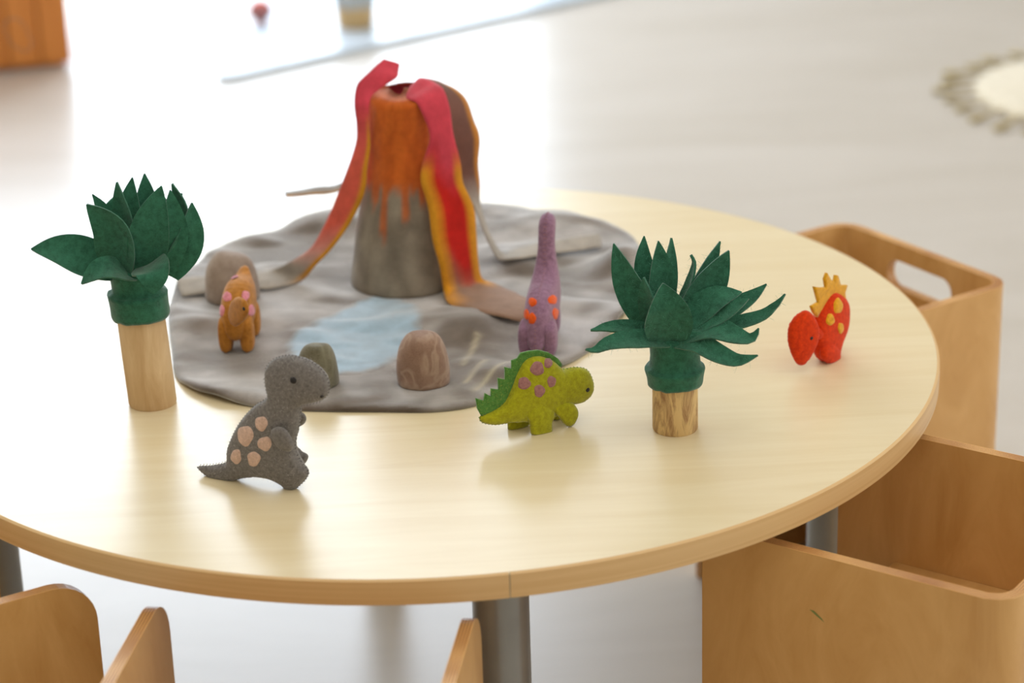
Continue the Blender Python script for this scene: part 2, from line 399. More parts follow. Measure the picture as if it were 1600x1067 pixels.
# ------------------------------------------------------------------ cube chairs (bent plywood)
CW, CD, CH, CT, CR, TR = 0.325, 0.34, H - 0.048, 0.013, 0.034, 0.045
def chair_shell(slot, CD=CD):
    r = CR - CT / 2; half = CW / 2 - CT / 2; L1 = CD - CT / 2 - r; arc = r * math.pi / 2; L2 = 2 * (half - r); tot = 2 * L1 + 2 * arc + L2
    def path(s):
        if s < L1: return V((s, -half, 0)), V((0, -1, 0))
        s -= L1
        if s < arc: a = s / r; return V((L1 + r * math.sin(a), -half + r - r * math.cos(a), 0)), V((math.sin(a), -math.cos(a), 0))
        s -= arc
        if s < L2: return V((L1 + r, -half + r + s, 0)), V((1, 0, 0))
        s -= L2
        if s < arc: a = s / r; return V((L1 + r * math.cos(a), half - r + r * math.sin(a), 0)), V((math.cos(a), math.sin(a), 0))
        s -= arc; return V((L1 - s, half, 0)), V((0, 1, 0))
    o = []
    for k in range(9): a = math.pi - math.pi / 2 * k / 8; o.append((TR + TR * math.cos(a), CH - TR + TR * math.sin(a)))
    for k in range(9): a = math.pi / 2 - math.pi / 2 * k / 8; o.append((tot - TR + TR * math.cos(a), CH - TR + TR * math.sin(a)))
    o += [(tot, 0.0), (0.0, 0.0)]
    poly = resample_sharp(np.array(o), 0.012)
    holes = []
    if slot:
        hw, hh, cz = 0.062, 0.020, CH - 0.044; h = []
        for k in range(24):
            a = 2 * math.pi * k / 24; sx = 1 if math.cos(a) >= 0 else -1
            h.append((tot / 2 + sx * (hw - hh) + hh * math.cos(a), cz + hh * math.sin(a)))
        holes = [resample_sharp(np.array(h), 0.012)]
    P, T, nb = fill(poly, 0.016, holes); n = len(P); vs, uvs, fs, mi = [], [], [], []
    for sgn in (-1, 1):
        for s, z in P:
            c, nn = path(s); vs.append(c + nn * (sgn * CT / 2) + ZV * z)
    cnt = set()
    for t_ in T:
        fs.append((t_[0] + n, t_[1] + n, t_[2] + n)); fs.append(t_[::-1]); mi += [0, 0]
        for i in range(3): cnt.add((t_[i], t_[(i + 1) % 3]))
    for (i, j) in cnt:
        if (j, i) not in cnt: fs.append((i, j, j + n, i + n)); mi.append(1)
    me = bpy.data.meshes.new('shell'); me.from_pydata([tuple(v) for v in vs], [], fs); me.update()
    bm = bmesh.new(); bm.from_mesh(me); uv = bm.loops.layers.uv.new('uv')
    for f, k in zip(bm.faces, mi):
        f.material_index = k; f.smooth = k == 0
        for lp in f.loops:
            i = lp.vert.index; s, z = P[i % n]
            lp[uv].uv = (s, z) if k == 0 else (s + z, (CT if i >= n else 0.0))
    for e in bm.edges:
        if len({f.material_index for f in e.link_faces}) > 1: e.smooth = False
    bmesh.ops.recalc_face_normals(bm, faces=bm.faces); bm.to_mesh(me); bm.free(); return me
def uv_box(me):
    bm = bmesh.new(); bm.from_mesh(me); uv = bm.loops.layers.uv.new('uv')
    for f in bm.faces:
        for lp in f.loops: lp[uv].uv = (lp.vert.co.x, lp.vert.co.y)
    bm.to_mesh(me); bm.free(); return me
CDR = 0.265
shells = {True: chair_shell(True, CDR), False: chair_shell(False)}
for k in shells: shells[k].materials.append(M['ply']); shells[k].materials.append(M['ply_edge'])
SEAT_Z = 0.314
seat_me = uv_box(box(.072, CD - CT, -CW / 2 + CT, CW / 2 - CT, SEAT_Z - .013, SEAT_Z, .0015)); seat_me.materials.append(M['ply'])
seats = {False: seat_me}; seats[True] = uv_box(box(.06, CDR - CT, -CW / 2 + CT, CW / 2 - CT, SEAT_Z - .013, SEAT_Z, .0015)); seats[True].materials.append(M['ply'])
rail_me = uv_box(box(.085, .098, -CW / 2 + CT, CW / 2 - CT, SEAT_Z - .07, SEAT_Z - .013, .001)); rail_me.materials.append(M['ply'])
def chair(corner, out, label, slot):
    """corner: where the -y arm's free end meets the ground; out: direction from arms to back"""
    x = V((out[0], out[1], 0)).normalized(); y = V((-x.y, x.x, 0)); org = V((corner[0], corner[1], 0)) + y * (CW / 2)
    t = empty('cube_chair', org, label, 'chair', 'cube chairs around the table'); t.rotation_euler = (0, 0, math.atan2(x.y, x.x))
    for nm, me in (('bent_shell', shells[slot]), ('seat', seats[slot]), ('seat_rail', rail_me)):
        o = bpy.data.objects.new(nm, me); COL.objects.link(o); o.parent = t
    return t
zr = CH
# right front chair: front arm runs through the rim pixels (1210,850)-(1480,912); its free end stands at x = 1097
a1 = PZ(1300, 874, zr); d = V((.80, -.60, 0)).normalized()
n_ = V((d.y, -d.x, 0)); pf = PN(1097, 960, a1, n_)
chair(pf, d, 'birch plywood cube chair at the right front, its curved back cut by the frame', False)
mk = [(1265, 952), (1272, 954), (1284, 966), (1288, 972), (1277, 963)]; ch0 = bpy.data.objects['cube_chair']
inv = (Matrix.Translation(ch0.location) @ Matrix.Rotation(ch0.rotation_euler.z, 4, 'Z')).inverted()
me = mesh('mark', [inv @ (PN(x, y, pf, n_) + n_ * .0003) for x, y in mk], [(0, 1, 2, 3, 4)])
tag(link('crayon_mark', me, plain('green_crayon', (128, 140, 76), .6), ch0, False), 'faint green crayon mark')
# right rear chair, back wall with a hand slot
d = V((.855, .518, 0)).normalized(); nearc = PZ(1582, 441, zr); yv = V((-d.y, d.x, 0))
chair(nearc - d * CDR - yv * 0.004, d, 'birch plywood cube chair with an oval hand slot in its back, behind the table', True)
# front left chair: two arm ends meet the table edge from below
pR = PZ(727, 962, zr - .02); d = V((-.18, -.98, 0)).normalized()
yv = V((-d.y, d.x, 0)); pL = PZ(243, 950, zr - .02)
chair(pL + V((0, 0, 0)), d, 'plywood cube chair facing the front edge of the table, two rounded arm ends showing', False)
# left chair: one arm end with a rounded corner
d = V((-.88, -.475, 0)).normalized(); yv = V((-d.y, d.x, 0)); pA = PZ(150, 938, zr - .025)
chair(pA - yv * CW, d, 'plywood cube chair in the lower left corner, broad side of one arm towards the viewer', False)

# ------------------------------------------------------------------ felt mat with pond
MZ = 0.006
mat_px = [(268, 540), (280, 590), (345, 620), (450, 634), (600, 637), (690, 636), (760, 622), (850, 582), (935, 532), (985, 470), (1003, 420),
          (990, 372), (930, 350), (850, 330), (770, 320), (690, 322), (600, 318), (540, 320), (475, 345), (400, 368), (340, 385), (305, 412), (275, 445), (264, 490)]
mp = np.array([tuple(PZ(x, y, H + MZ))[:2] for x, y in mat_px]); mat_poly = resample(catmull(mp, 10, True), 0.006)
FLAT = [(PZ(632, 440, H), .085), (PZ(662, 600, H), .04), (PZ(500, 605, H), .05), (PZ(365, 470, H), .05), (PZ(373, 545, H), .045), (PZ(850, 540, H), .055)]
BUMPS = [((975, 425), .030, .040), ((520, 350), .016, .05), ((800, 362), .012, .06), ((900, 365), .014, .05), ((700, 345), .008, .05), ((760, 500), .009, .05), ((330, 500), .005, .04), ((440, 500), .006, .05)]
BUMPS = [(PZ(x, y, H + MZ), hh, rr) for (x, y), hh, rr in BUMPS]
def mat_h(x, y):
    p = V((x, y, 0)); n1 = noise.noise(V((x * 6 + y * 3, y * 11, 3.1))) + 0.5 * noise.noise(V((x * 17 + y * 8, y * 24, 1.7)))
    z = 0.0135 * max(0, n1 + 0.2)
    for c, hh, rr in BUMPS: z += hh * math.exp(-((x - c.x) ** 2 + (y - c.y) ** 2) / (rr * rr))
    for c, rr in FLAT:
        q = math.hypot(x - c.x, y - c.y) / rr
        if q < 1.6: z *= min(1, max(0, (q - .75) / .85)) ** 1.3
    return z
def mat_top(x, y): return H + MZ + mat_h(x, y)
def smooth01(a, b, x):
    t_ = min(1, max(0, (x - a) / (b - a))); return t_ * t_ * (3 - 2 * t_)
mt_root = PZ(640, 480, H); mt_root.z = H
mat = empty('felt_play_mat', mt_root, 'grey brown felt play mat with a pale blue pond, lying rumpled under the volcano', 'play mat')
P, T, nb = fill(mat_poly, 0.006)
ed = edge_dist(mat_poly, P); vs, fs, cols = [], [], []
def wool_col(x, y):
    a = noise.noise(V((x * 9, y * 14, 9))) + 0.5 * noise.noise(V((x * 31, y * 40, 4)))
    b = smooth01(-.5, .6, a); base = np.array(lin((104, 90, 77))[:3]); lt = np.array(lin((172, 164, 158))[:3]); return base * (1 - b) + lt * b
streaks = [((725, 572), (748, 530)), ((728, 600), (760, 570)), ((742, 612), (800, 570))]
streaks = [(np.array(PZ(*a, H + MZ))[:2], np.array(PZ(*b, H + MZ))[:2]) for a, b in streaks]
for i, (x, y) in enumerate(P):
    z = mat_top(x, y) - 0.0022 * math.exp(-ed[i] / .0025); vs.append((x, y, z)); c = wool_col(x, y)
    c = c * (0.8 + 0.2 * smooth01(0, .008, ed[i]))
    for a, b in streaks:
        e = b - a; tt = np.clip((np.array((x, y)) - a) @ e / (e @ e), 0, 1); dd = np.linalg.norm(np.array((x, y)) - a - tt * e)
        k = math.exp(-(dd / .0035) ** 2); c = c * (1 - .7 * k) + np.array(lin((196, 182, 150))[:3]) * .7 * k
    cols.append(c)
n = len(P)
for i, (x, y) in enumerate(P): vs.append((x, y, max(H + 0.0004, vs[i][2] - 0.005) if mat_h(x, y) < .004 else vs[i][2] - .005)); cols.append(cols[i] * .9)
cnt = set()
for t_ in T:
    fs.append(t_); fs.append(tuple(i + n for i in t_[::-1]))
    for i in range(3): cnt.add((t_[i], t_[(i + 1) % 3]))
for (i, j) in cnt:
    if (j, i) not in cnt: fs.append((j, i, i + n, j + n))
def color_attr(me, cols):
    ca = me.color_attributes.new('wool', 'FLOAT_COLOR', 'POINT')
    ca.data.foreach_set('color', np.array([(c[0], c[1], c[2], 1.0) for c in cols], dtype=np.float32).ravel())
M['wool_attr'] = felt('felted_wool_coloured', None, attr=True, scale=40, sheen=1.0, bump=0.6)
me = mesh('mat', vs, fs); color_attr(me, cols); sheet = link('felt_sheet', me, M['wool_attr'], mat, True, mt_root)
pond_px = [(440, 540), (470, 512), (530, 482), (580, 460), (630, 465), (660, 482), (664, 510), (648, 540), (620, 562), (580, 580), (520, 584), (465, 570)]
pp = np.array([tuple(PZ(x, y, H + MZ + .002))[:2] for x, y in pond_px]); pond_poly = resample(catmull(pp, 10, True), .005)
P2, T2, nb2 = fill(pond_poly, .005); ed2 = edge_dist(pond_poly, P2); cols = []
blue = np.array(lin((150, 176, 192))[:3])
for i, (x, y) in enumerate(P2):
    k = smooth01(0, .018, ed2[i] + .008 * noise.noise(V((x * 60, y * 60, 2)))); nz = 1 + .14 * noise.noise(V((x * 40, y * 60, 7))); cols.append(wool_col(x, y) * (1 - k) + blue * nz * k)
me = mesh('pond', [(x, y, mat_top(x, y) + .0006 - (.001 if ed2[i] < 1e-6 else 0)) for i, (x, y) in enumerate(P2)], T2); color_attr(me, cols)
tag(link('pond', me, M['wool_attr'], mat, True, mt_root), 'pale blue pond patch')

# ------------------------------------------------------------------ volcano
vb = PZ(634, 438, H + MZ); vb.z = mat_top(vb.x, vb.y) - .001
vol = empty('felt_volcano', vb, 'tall felt volcano with orange crater and red lava ribbons, standing on the mat', 'toy volcano')
PXM = (vb - CAM).length / FPX          # metres per pixel at the volcano
topc = PD(625, 137, vb, 0.0)
hV = topc.z - vb.z; lean = topc - vb - ZV * hV
NS, NH = 72, 40; vs, fs, cols = [], [], []
grey = np.array(lin((124, 112, 96))[:3]); grey2 = np.array(lin((146, 134, 116))[:3]); org = np.array(lin((198, 98, 34))[:3]); orgd = np.array(lin((168, 72, 22))[:3]); pink = np.array(lin((196, 72, 88))[:3]); dpink = np.array(lin((150, 40, 60))[:3]); gold = np.array(lin((214, 146, 36))[:3])
drips = [(-2.03, .30, .10), (-1.53, .38, .085), (-2.35, .44, .12), (-1.1, .46, .12)]
profV = [(0, 84), (.03, 84), (.10, 81), (.25, 75), (.4, 68), (.55, 60), (.7, 54), (.85, 51), (.95, 51), (1.0, 50)]
for i in range(NH + 1):
    f = i / NH; r0 = np.interp(f, [p[0] for p in profV], [p[1] for p in profV]) * PXM
    for j in range(NS):
        a = 2 * math.pi * j / NS; wob = 1 + .05 * noise.noise(V((math.cos(a) * 1.3, math.sin(a) * 1.3, f * 3))) + .02 * noise.noise(V((math.cos(a) * 5, math.sin(a) * 5, f * 9)))
        z = hV * f
        if f > .8: z -= (f - .8) / .2 * .006 * max(0, math.cos(a + math.pi / 2 + .1)) ** 2
        if f == 1: r0 *= .97
        vs.append(V((math.cos(a) * r0 * wob, math.sin(a) * r0 * wob, z)) + lean * f)
        nz = noise.noise(V((a * 3, f * 7, 5))); c = grey * (1 - smooth01(-.4, .5, nz)) + grey2 * smooth01(-.4, .5, nz)
        lim = .54 + .03 * noise.noise(V((a * 5, 0, 1)))
        for da, zz, ww in drips:
            q = abs((a - da + math.pi) % (2 * math.pi) - math.pi) / ww
            if q < 1: lim = min(lim, zz + (.56 - zz) * q ** 4)
        k = (.72 + .28 * smooth01(.45, .6, f)) * smooth01(lim - .04, lim + .03, f + .03 * noise.noise(V((a * 14, f * 30, 8)))); oc = org if noise.noise(V((a * 4, f * 9, 2))) > 0 else orgd * .3 + org * .7
        cols.append(c * (1 - k) + oc * k)
for i in range(1, 9):      # crater lining
    f = i / 8
    for j in range(NS):
        a = 2 * math.pi * j / NS; r0 = 48 * PXM * .94 * (1 - .72 * f ** 1.3)
        z = hV - .060 * f - .006 * (1 - f) * max(0, math.cos(a + math.pi / 2 + .1)) ** 2
        vs.append(V((math.cos(a) * r0, math.sin(a) * r0, z)) + lean); cols.append(pink * (1 - f * .5) + dpink * f * .5)
rows = NH + 9
for i in range(rows - 1):
    for j in range(NS): fs.append((i * NS + j, i * NS + (j + 1) % NS, (i + 1) * NS + (j + 1) % NS, (i + 1) * NS + j))
fs.append(tuple((rows - 1) * NS + j for j in range(NS))); fs.append(tuple(range(NS))[::-1])
me = mesh('cone', vs, fs); color_attr(me, cols); M['lava'] = felt('felted_lava_coloured', None, attr=True, scale=40, sheen=0.25, bump=0.6)
cone = link('cone', me, M['lava'], vol)
tag(cone, 'grey felt cone with orange top and dripping lava')

def z5(x, y): return (540 + x / 4.85, 80 + y / 4.85)
def z2(x, y): return (400 + x / 2.425, 60 + y / 2.425)
def ribbon(name, secs, colf, parent, nu=9, sub=5, thick=.0035, bow=.0, label=None):
    """sheet through cross-sections given as pairs of 3-D points"""
    A = catmull([tuple(a) for a, b in secs], sub, False); B = catmull([tuple(b) for a, b in secs], sub, False)
    n = len(A); vs, cols, fs = [], [], []; L = [[None] * nu for _ in range(n)]
    for i in range(n):
        for k in range(nu):
            u = k / (nu - 1); p = V(A[i] * (1 - u) + B[i] * u)
            p += ZV * (.0012 * noise.noise(p * 60)); L[i][k] = p
    nr = [[None] * nu for _ in range(n)]
    for i in range(n):
        for k in range(nu):
            tu = L[min(i + 1, n - 1)][k] - L[max(i - 1, 0)][k]; tv = L[i][min(k + 1, nu - 1)] - L[i][max(k - 1, 0)]
            q = tu.cross(tv); nr[i][k] = q.normalized() if q.length > 1e-12 else V((0, -1, 0))
    for sg in (-1, 1):
        for i in range(n):
            for k in range(nu):
                u = k / (nu - 1); edge = math.sin(math.pi * min(1, max(0, u))) ** .4 if 0 < u < 1 else .35
                vs.append(L[i][k] + nr[i][k] * (sg * thick / 2 * edge + bow * math.sin(math.pi * u))); cols.append(colf(i / (n - 1), u))
    N_ = n * nu
    for i in range(n - 1):
        for k in range(nu - 1):
            a, b, c, d_ = i * nu + k, i * nu + k + 1, (i + 1) * nu + k + 1, (i + 1) * nu + k
            fs += [(a, b, c, d_), (a + N_, d_ + N_, c + N_, b + N_)]
        for k in (0, nu - 1): fs.append((i * nu + k, (i + 1) * nu + k, (i + 1) * nu + k + N_, i * nu + k + N_))
    for i in (0, n - 1):
        for k in range(nu - 1): fs.append((i * nu + k, i * nu + k + 1, i * nu + k + 1 + N_, i * nu + k + N_))
    me = mesh(name, vs, fs); color_attr(me, cols); o = link(name, me, M['lava'], parent, True, parent.location)
    if label: tag(o, label)
    return o
D = lambda q, dep: PD(q[0], q[1], vb, dep)
Zm = lambda x, y, up=.004: PZ(x, y, mat_top(*PZ(x, y, H + MZ).xy) + up)
red = np.array(lin((200, 36, 28))[:3]); rose = np.array(lin((206, 70, 84))[:3]); tan_ = np.array(lin((150, 118, 96))[:3]); pale = np.array(lin((168, 158, 146))[:3]); brown = np.array(lin((112, 74, 62))[:3]); salmon = np.array(lin((216, 92, 72))[:3])
def mixc(stops, t_):
    for (a, ca), (b, cb) in zip(stops, stops[1:]):
        if t_ <= b: k = (t_ - a) / (b - a + 1e-9); return ca * (1 - k) + cb * k
    return stops[-1][1]
secs = [(D(z5(290, 62), .010), D(z5(408, 95), .018)), (D(z5(225, 115), .0), D(z5(400, 150), .012)), (D(z5(170, 168), -.010), D(z5(385, 200), .004)), (D(z5(98, 240), -.018), D(z5(290, 268), -.006)),
        (D(z5(70, 330), -.022), D(z5(202, 335), -.018)), (D(z5(68, 430), -.024), D(z5(178, 420), -.026)), (D(z5(84, 560), -.020), D(z5(180, 560), -.030)), (D(z5(78, 700), -.018), D(z5(186, 720), -.032)),
        (D(z2(345, 500), -.018), D(z2(420, 500), -.034)), (D(z2(318, 570), -.014), D(z2(414, 570), -.034)), (D(z2(268, 690), -.008), D(z2(382, 655), -.030)), (D(z2(210, 790), -.002), D(z2(305, 775), -.022)),
        (D(z2(130, 845), .002), D(z2(225, 862), -.014)), (Zm(424, 422), Zm(470, 440)), (Zm(395, 426), Zm(428, 450)), (Zm(372, 429), Zm(398, 452)), (Zm(330, 431), Zm(345, 456)), (Zm(276, 434), Zm(284, 463))]
def cl(t_, u):
    c = mixc([(0, rose), (.28, rose), (.45, salmon), (.6, salmon), (.72, pale), (1, pale)], t_); e = smooth01(.72, .86, u) * smooth01(.3, .42, t_) * (1 - smooth01(.72, .8, t_)); return c * (1 - e) + gold * e
ribbon('lava_ribbon', secs, cl, vol, label='pink lava ribbon falling to the left')
secs = [(D(z5(440, 420), .012), D(z5(520, 260), .020)), (D(z5(425, 350), -.004), D(z5(560, 205), .012)), (D(z5(470, 365), -.024), D(z5(650, 225), .000)), (D(z5(535, 390), -.036), D(z5(740, 290), -.020)), (D(z5(600, 520), -.043), D(z5(790, 430), -.034)), (D(z5(638, 660), -.047), D(z5(815, 620), -.038)),
        (D(z2(630, 480), -.050), D(z2(775, 470), -.040)), (D(z2(625, 545), -.054), D(z2(785, 545), -.042)), (D(z2(652, 640), -.058), D(z2(825, 640), -.042)), (D(z2(668, 760), -.062), D(z2(835, 740), -.044)), (D(z2(695, 860), -.064), D(z2(842, 840), -.042)),
        (D(z2(712, 960), -.064), D(z2(855, 905), -.036)), (Zm(702, 474, .006), Zm(765, 440, .006)), (Zm(735, 484), Zm(790, 450)), (Zm(775, 493), Zm(815, 462)), (Zm(815, 503), Zm(840, 475))]
def cr(t_, u):
    c = mixc([(0, rose), (.36, rose), (.48, red), (.64, red), (.76, tan_), (1, tan_)], t_ + .04 * math.sin(7 * u)); s = smooth01(.36, .44, t_)
    e = max(1 - smooth01(.18, .34, u), smooth01(.78, .9, u)) * s * (1 - smooth01(.78, .86, t_)); return c * (1 - e) + gold * e
ribbon('lava_ribbon', secs, cr, vol, label='red lava ribbon with golden edges falling in front')
secs = [(D(z5(540, 225), .010), D(z5(630, 212), .040)), (D(z5(630, 260), .000), D(z5(730, 240), .040)), (D(z5(690, 330), -.004), D(z5(825, 285), .040)), (D(z5(735, 450), -.008), D(z5(918, 372), .038)), (D(z5(755, 570), -.008), D(z5(968, 518), .034)), (D(z5(770, 700), -.006), D(z5(1015, 652), .030)), (D(z5(810, 860), .000), D(z5(1004, 850), .030)),
        (D(z2(770, 560), .004), D(z2(848, 545), .032)), (D(z2(828, 640), .012), D(z2(850, 630), .036)), (D(z2(870, 750), .012), D(z2(885, 735), .040)), (Zm(778, 404), Zm(784, 394)), (Zm(800, 405), Zm(806, 388)), (Zm(850, 398), Zm(852, 378)), (Zm(940, 386), Zm(936, 364))]
def cb_(t_, u):
    c = mixc([(0, brown), (.5, brown), (.62, pale), (1, pale)], t_); e = smooth01(.80, .92, u) * (1 - smooth01(.52, .62, t_)); return c * (1 - e) + (gold * .7 + org * .3) * e
ribbon('lava_ribbon', secs, cb_, vol, label='brown backed lava ribbon bulging out to the right')
secs = [(D((606, 150), .030), D((620, 146), .045)), (D((592, 172), .045), D((606, 165), .060)), (D((582, 220), .052), D((592, 215), .07)), (D((566, 265), .055), D((572, 258), .078)), (D((530, 298), .058), D((530, 288), .085)), (D((490, 304), .060), D((490, 293), .088)), (D((447, 307), .062), D((445, 301), .084))]
ribbon('lava_ribbon', secs, lambda t_, u: pale * .75 if u > .2 else gold * .5 + pale * .3, vol, label='stiff lava ribbon end sticking out at the back left')

# ------------------------------------------------------------------ felt rocks
def rock(px, py, wpx, hpx, seed, mat_, label, sx=1.0, tint=None):
    b = PZ(px, py, H + MZ); b.z = mat_top(b.x, b.y) - .0005; k = (b - CAM).length / FPX; r = wpx * k / 2; hgt = hpx * k / .93 - r * .37
    root_vs, fs = [], []; n, mrow = 40, 18
    prof_ = []
    for i in range(mrow + 1):
        a = i / mrow * math.pi * .5; prof_.append((math.cos(a) ** .62, math.sin(a) ** .9))
    prof_ = [(.90, 0.0), (.97, .04)] + [(p * (1 if q > .12 else .985), .08 + q * .92) for p, q in prof_]
    for p, q in prof_:
        for j in range(n):
            a = 2 * math.pi * j / n; v = V((math.cos(a) * p, math.sin(a) * p * .85, q)); w_ = 1 + .05 * noise.noise(v * 1.8 + V((seed, 0, 0))) + .012 * noise.noise(v * 8 + V((seed, 3, 0)))
            root_vs.append(V((v.x * r * w_ * sx, v.y * r * w_, v.z * hgt * (1 + .05 * noise.noise(v * 1.5 + V((0, seed, 0)))))))
    for i in range(len(prof_) - 1):
        for j in range(n): fs.append((i * n + j, i * n + (j + 1) % n, (i + 1) * n + (j + 1) % n, (i + 1) * n + j))
    fs.append(tuple(range(n))[::-1]); fs.append(tuple((len(prof_) - 1) * n + j for j in range(n)))
    o = link('felt_rock', mesh('rock', root_vs, fs), mat_); o.location = b; o.rotation_euler = (0, 0, -.05)
    return tag(o, label, 'rock', 'felt rocks on the mat')
def veined(name, c, c2, vein):
    mt = felt(name, c, c2, scale=30); nt = mt.node_tree; b = nt.nodes['Principled BSDF']
    tc = N(nt, 'ShaderNodeTexCoord'); nz = N(nt, 'ShaderNodeTexNoise', Scale=26.0, Detail=2.0, Distortion=0.8); nt.links.new(tc.outputs['Object'], nz.inputs[0])
    r = ramp(nt, [(.44, (0, 0, 0, 1)), (.5, (1, 1, 1, 1)), (.56, (0, 0, 0, 1))], nz.outputs[0])
    mm = N(nt, 'ShaderNodeMix', data_type='RGBA'); src = b.inputs['Base Color'].links[0].from_socket
    ml = N(nt, 'ShaderNodeMath', operation='MULTIPLY'); ml.inputs[1].default_value = .55; nt.links.new(r.outputs[0], ml.inputs[0]); nt.links.new(ml.outputs[0], mm.inputs[0])
    nt.links.new(src, mm.inputs[6]); mm.inputs[7].default_value = lin(vein); nt.links.new(mm.outputs[2], b.inputs['Base Color']); return mt
rock(662, 598, 85, 95, 1.0, veined('tan_rock_felt', (152, 122, 104), (128, 98, 82), (186, 160, 138)), 'tan dome shaped felt rock with pale veins, in front of the blue pond')
rock(498, 600, 66, 76, 5.0, veined('green_rock_felt', (124, 118, 98), (92, 86, 66), (140, 136, 112)), 'mossy grey green felt rock half hidden behind the grey dinosaur head')
rock(364, 466, 86, 86, 9.0, felt('pale_rock_felt', (160, 142, 128), (136, 116, 102)), 'pale grey felt rock behind the tan dinosaur, at the left of the mat')

# ------------------------------------------------------------------ toy dinosaurs
def toy(name, px, py, z, label):
    b = PZ(px, py, z); return empty(name, b, label, 'toy dinosaur', 'felt dinosaurs'), b
F = {}
F['grey'] = felt('grey_felt', (124, 119, 115), (90, 86, 83), scale=300, sheen=.3)
F['beige'] = felt('beige_felt', (212, 180, 162), (188, 154, 136), scale=300)
F['lime'] = felt('lime_felt', (166, 164, 26), (140, 134, 14), scale=200)
F['leafg'] = felt('leaf_green_felt', (84, 132, 58), (58, 104, 40), scale=250)
F['mauve'] = felt('mauve_felt', (164, 116, 112), (134, 90, 92), scale=250)
F['purple'] = felt('dusty_purple_felt', (150, 113, 136), (124, 88, 110), scale=200)
F['orange'] = felt('orange_felt', (232, 92, 26), (206, 70, 14), scale=200)
F['tan'] = felt('tan_felt', (184, 122, 50), (150, 92, 28), scale=150, sheen=.2)
F['pinkd'] = felt('pink_felt', (222, 140, 150), (204, 110, 126), scale=200)
F['red'] = felt('red_felt', (214, 60, 14), (182, 38, 6), scale=200, sheen=.12)
F['yellow'] = felt('yellow_felt', (226, 164, 30), (200, 134, 14), scale=200)
F['hair'] = felt('grey_fibre', (205, 200, 196), (180, 176, 172), sheen=.2)
F['hairg'] = felt('green_fibre', (90, 150, 124), (60, 120, 96), sheen=.2)
F['hairl'] = felt('lime_fibre', (196, 192, 90), (176, 170, 60), sheen=.2)

# grey dinosaur, standing on two legs and its tail
g0, b0 = toy('grey_dinosaur', 425, 758, H, 'grey felt dinosaur standing upright with beige spots, nearest the front of the table')
pl = Plane(b0, -22)
zg = lambda x, y: (260 + x / 3.81, 520 + y / 3.81)
G = [(600, 195), (645, 152), (720, 132), (800, 145), (880, 180), (944, 240), (973, 312), (960, 368), (925, 400), (870, 417), (806, 432), (800, 470), (795, 530), (785, 590), (768, 650), (772, 700), (790, 742), (822, 790), (850, 826), (832, 870), (790, 912), (745, 950), (715, 937), (690, 902), (655, 880), (610, 862), (560, 855), (500, 858), (440, 868), (385, 885), (330, 885), (270, 870), (220, 838), (184, 803), (205, 792), (260, 790), (320, 780), (360, 765), (362, 700), (385, 630), (420, 560), (470, 490), (530, 430), (590, 392), (606, 365), (595, 310), (586, 250)]
body, gp = pillow('body', pl, pl.pts([zg(*q) for q in G]), F['grey'], g0, .62, .022, .0022, floor_z=H)
tr = bvh(body)
for q in ((565, 540, 41, 48), (470, 612, 52, 66), (585, 660, 46, 46), (415, 737, 34, 48), (520, 750, 42, 48)):
    spot('spot', tr, *zg(q[0], q[1]), q[2] / 3.81, q[3] / 3.81, F['beige'], g0)
arm_px = [(622, 590), (655, 560), (700, 568), (735, 610), (757, 665), (742, 702), (705, 702), (650, 668)]
hz = -.019; arm, ap = pillow('arm', pl, pl.pts([zg(*q) for q in arm_px], hz), F['grey'], g0, .55, .01, .002, c=hz, floor_z=H)
stitches('stitching', pl, ap, F['grey'], arm, .003, .0010, c=hz)
pillow('arm', pl, pl.pts([zg(*q) for q in [(770, 470), (800, 468), (828, 490), (832, 520), (815, 545), (780, 560), (740, 540)]], .017), F['grey'], g0, .6, .01, .002, c=.017)
pillow('leg', pl, pl.pts([zg(*q) for q in [(700, 650), (760, 660), (800, 700), (843, 725), (840, 755), (818, 782), (760, 800), (700, 790)]], .020), F['grey'], g0, .6, .012, .002, c=.020, floor_z=H)
stitches('stitching', pl, gp, felt('dark_grey_thread', (62, 57, 54), (50, 46, 44)), g0, .0038, .0013)
bead('eye', tr, *zg(755, 283), 5.6, M['black'], g0, .5)
bead('mouth', tr, *zg(926, 380), 3.2, M['black'], g0, .5)
fuzz([body], 2600, .004, F['hair'], g0)

# green dinosaur with a toothed back ridge
g1, b1 = toy('green_dinosaur', 832, 672, H, 'lime green felt dinosaur on four legs with a toothed green back ridge')
pl = Plane(b1, 24)
zq = lambda x, y: (720 + x / 2.807, 330 + y / 2.807)
G = [(80, 905), (95, 928), (150, 937), (205, 930), (255, 922), (300, 925), (350, 925), (400, 905), (432, 880), (470, 850), (495, 845), (530, 838), (565, 812), (583, 775), (575, 728), (550, 692), (500, 683), (452, 692), (435, 680), (400, 650), (350, 632), (310, 634), (275, 655), (245, 705), (220, 770), (190, 832), (150, 865), (100, 888)]
body, gp = pillow('body', pl, pl.pts([zq(*q) for q in G]), F['lime'], g1, .66, .020, .0022, floor_z=H)
ridge = [(65, 820), (72, 865), (88, 895), (140, 880), (192, 845), (222, 782), (250, 712), (280, 668), (318, 645), (352, 642), (398, 662), (428, 690), (444, 672), (425, 645), (385, 620), (340, 609), (300, 613), (262, 622), (248, 645), (222, 655), (222, 690), (192, 684), (194, 738), (162, 732), (165, 782), (132, 778), (132, 812), (106, 798), (100, 830)]
rg, rp = pillow('back_ridge', pl, pl.pts([zq(*q) for q in ridge]), F['leafg'], g1, sharp=True, thick=.0034, sp=.003)
legs = [[(290, 885), (300, 930), (310, 982), (335, 998), (380, 996), (402, 982), (402, 930), (412, 880), (350, 840)], [(405, 868), (430, 905), (455, 935), (480, 946), (506, 922), (516, 880), (490, 840), (445, 835)]]
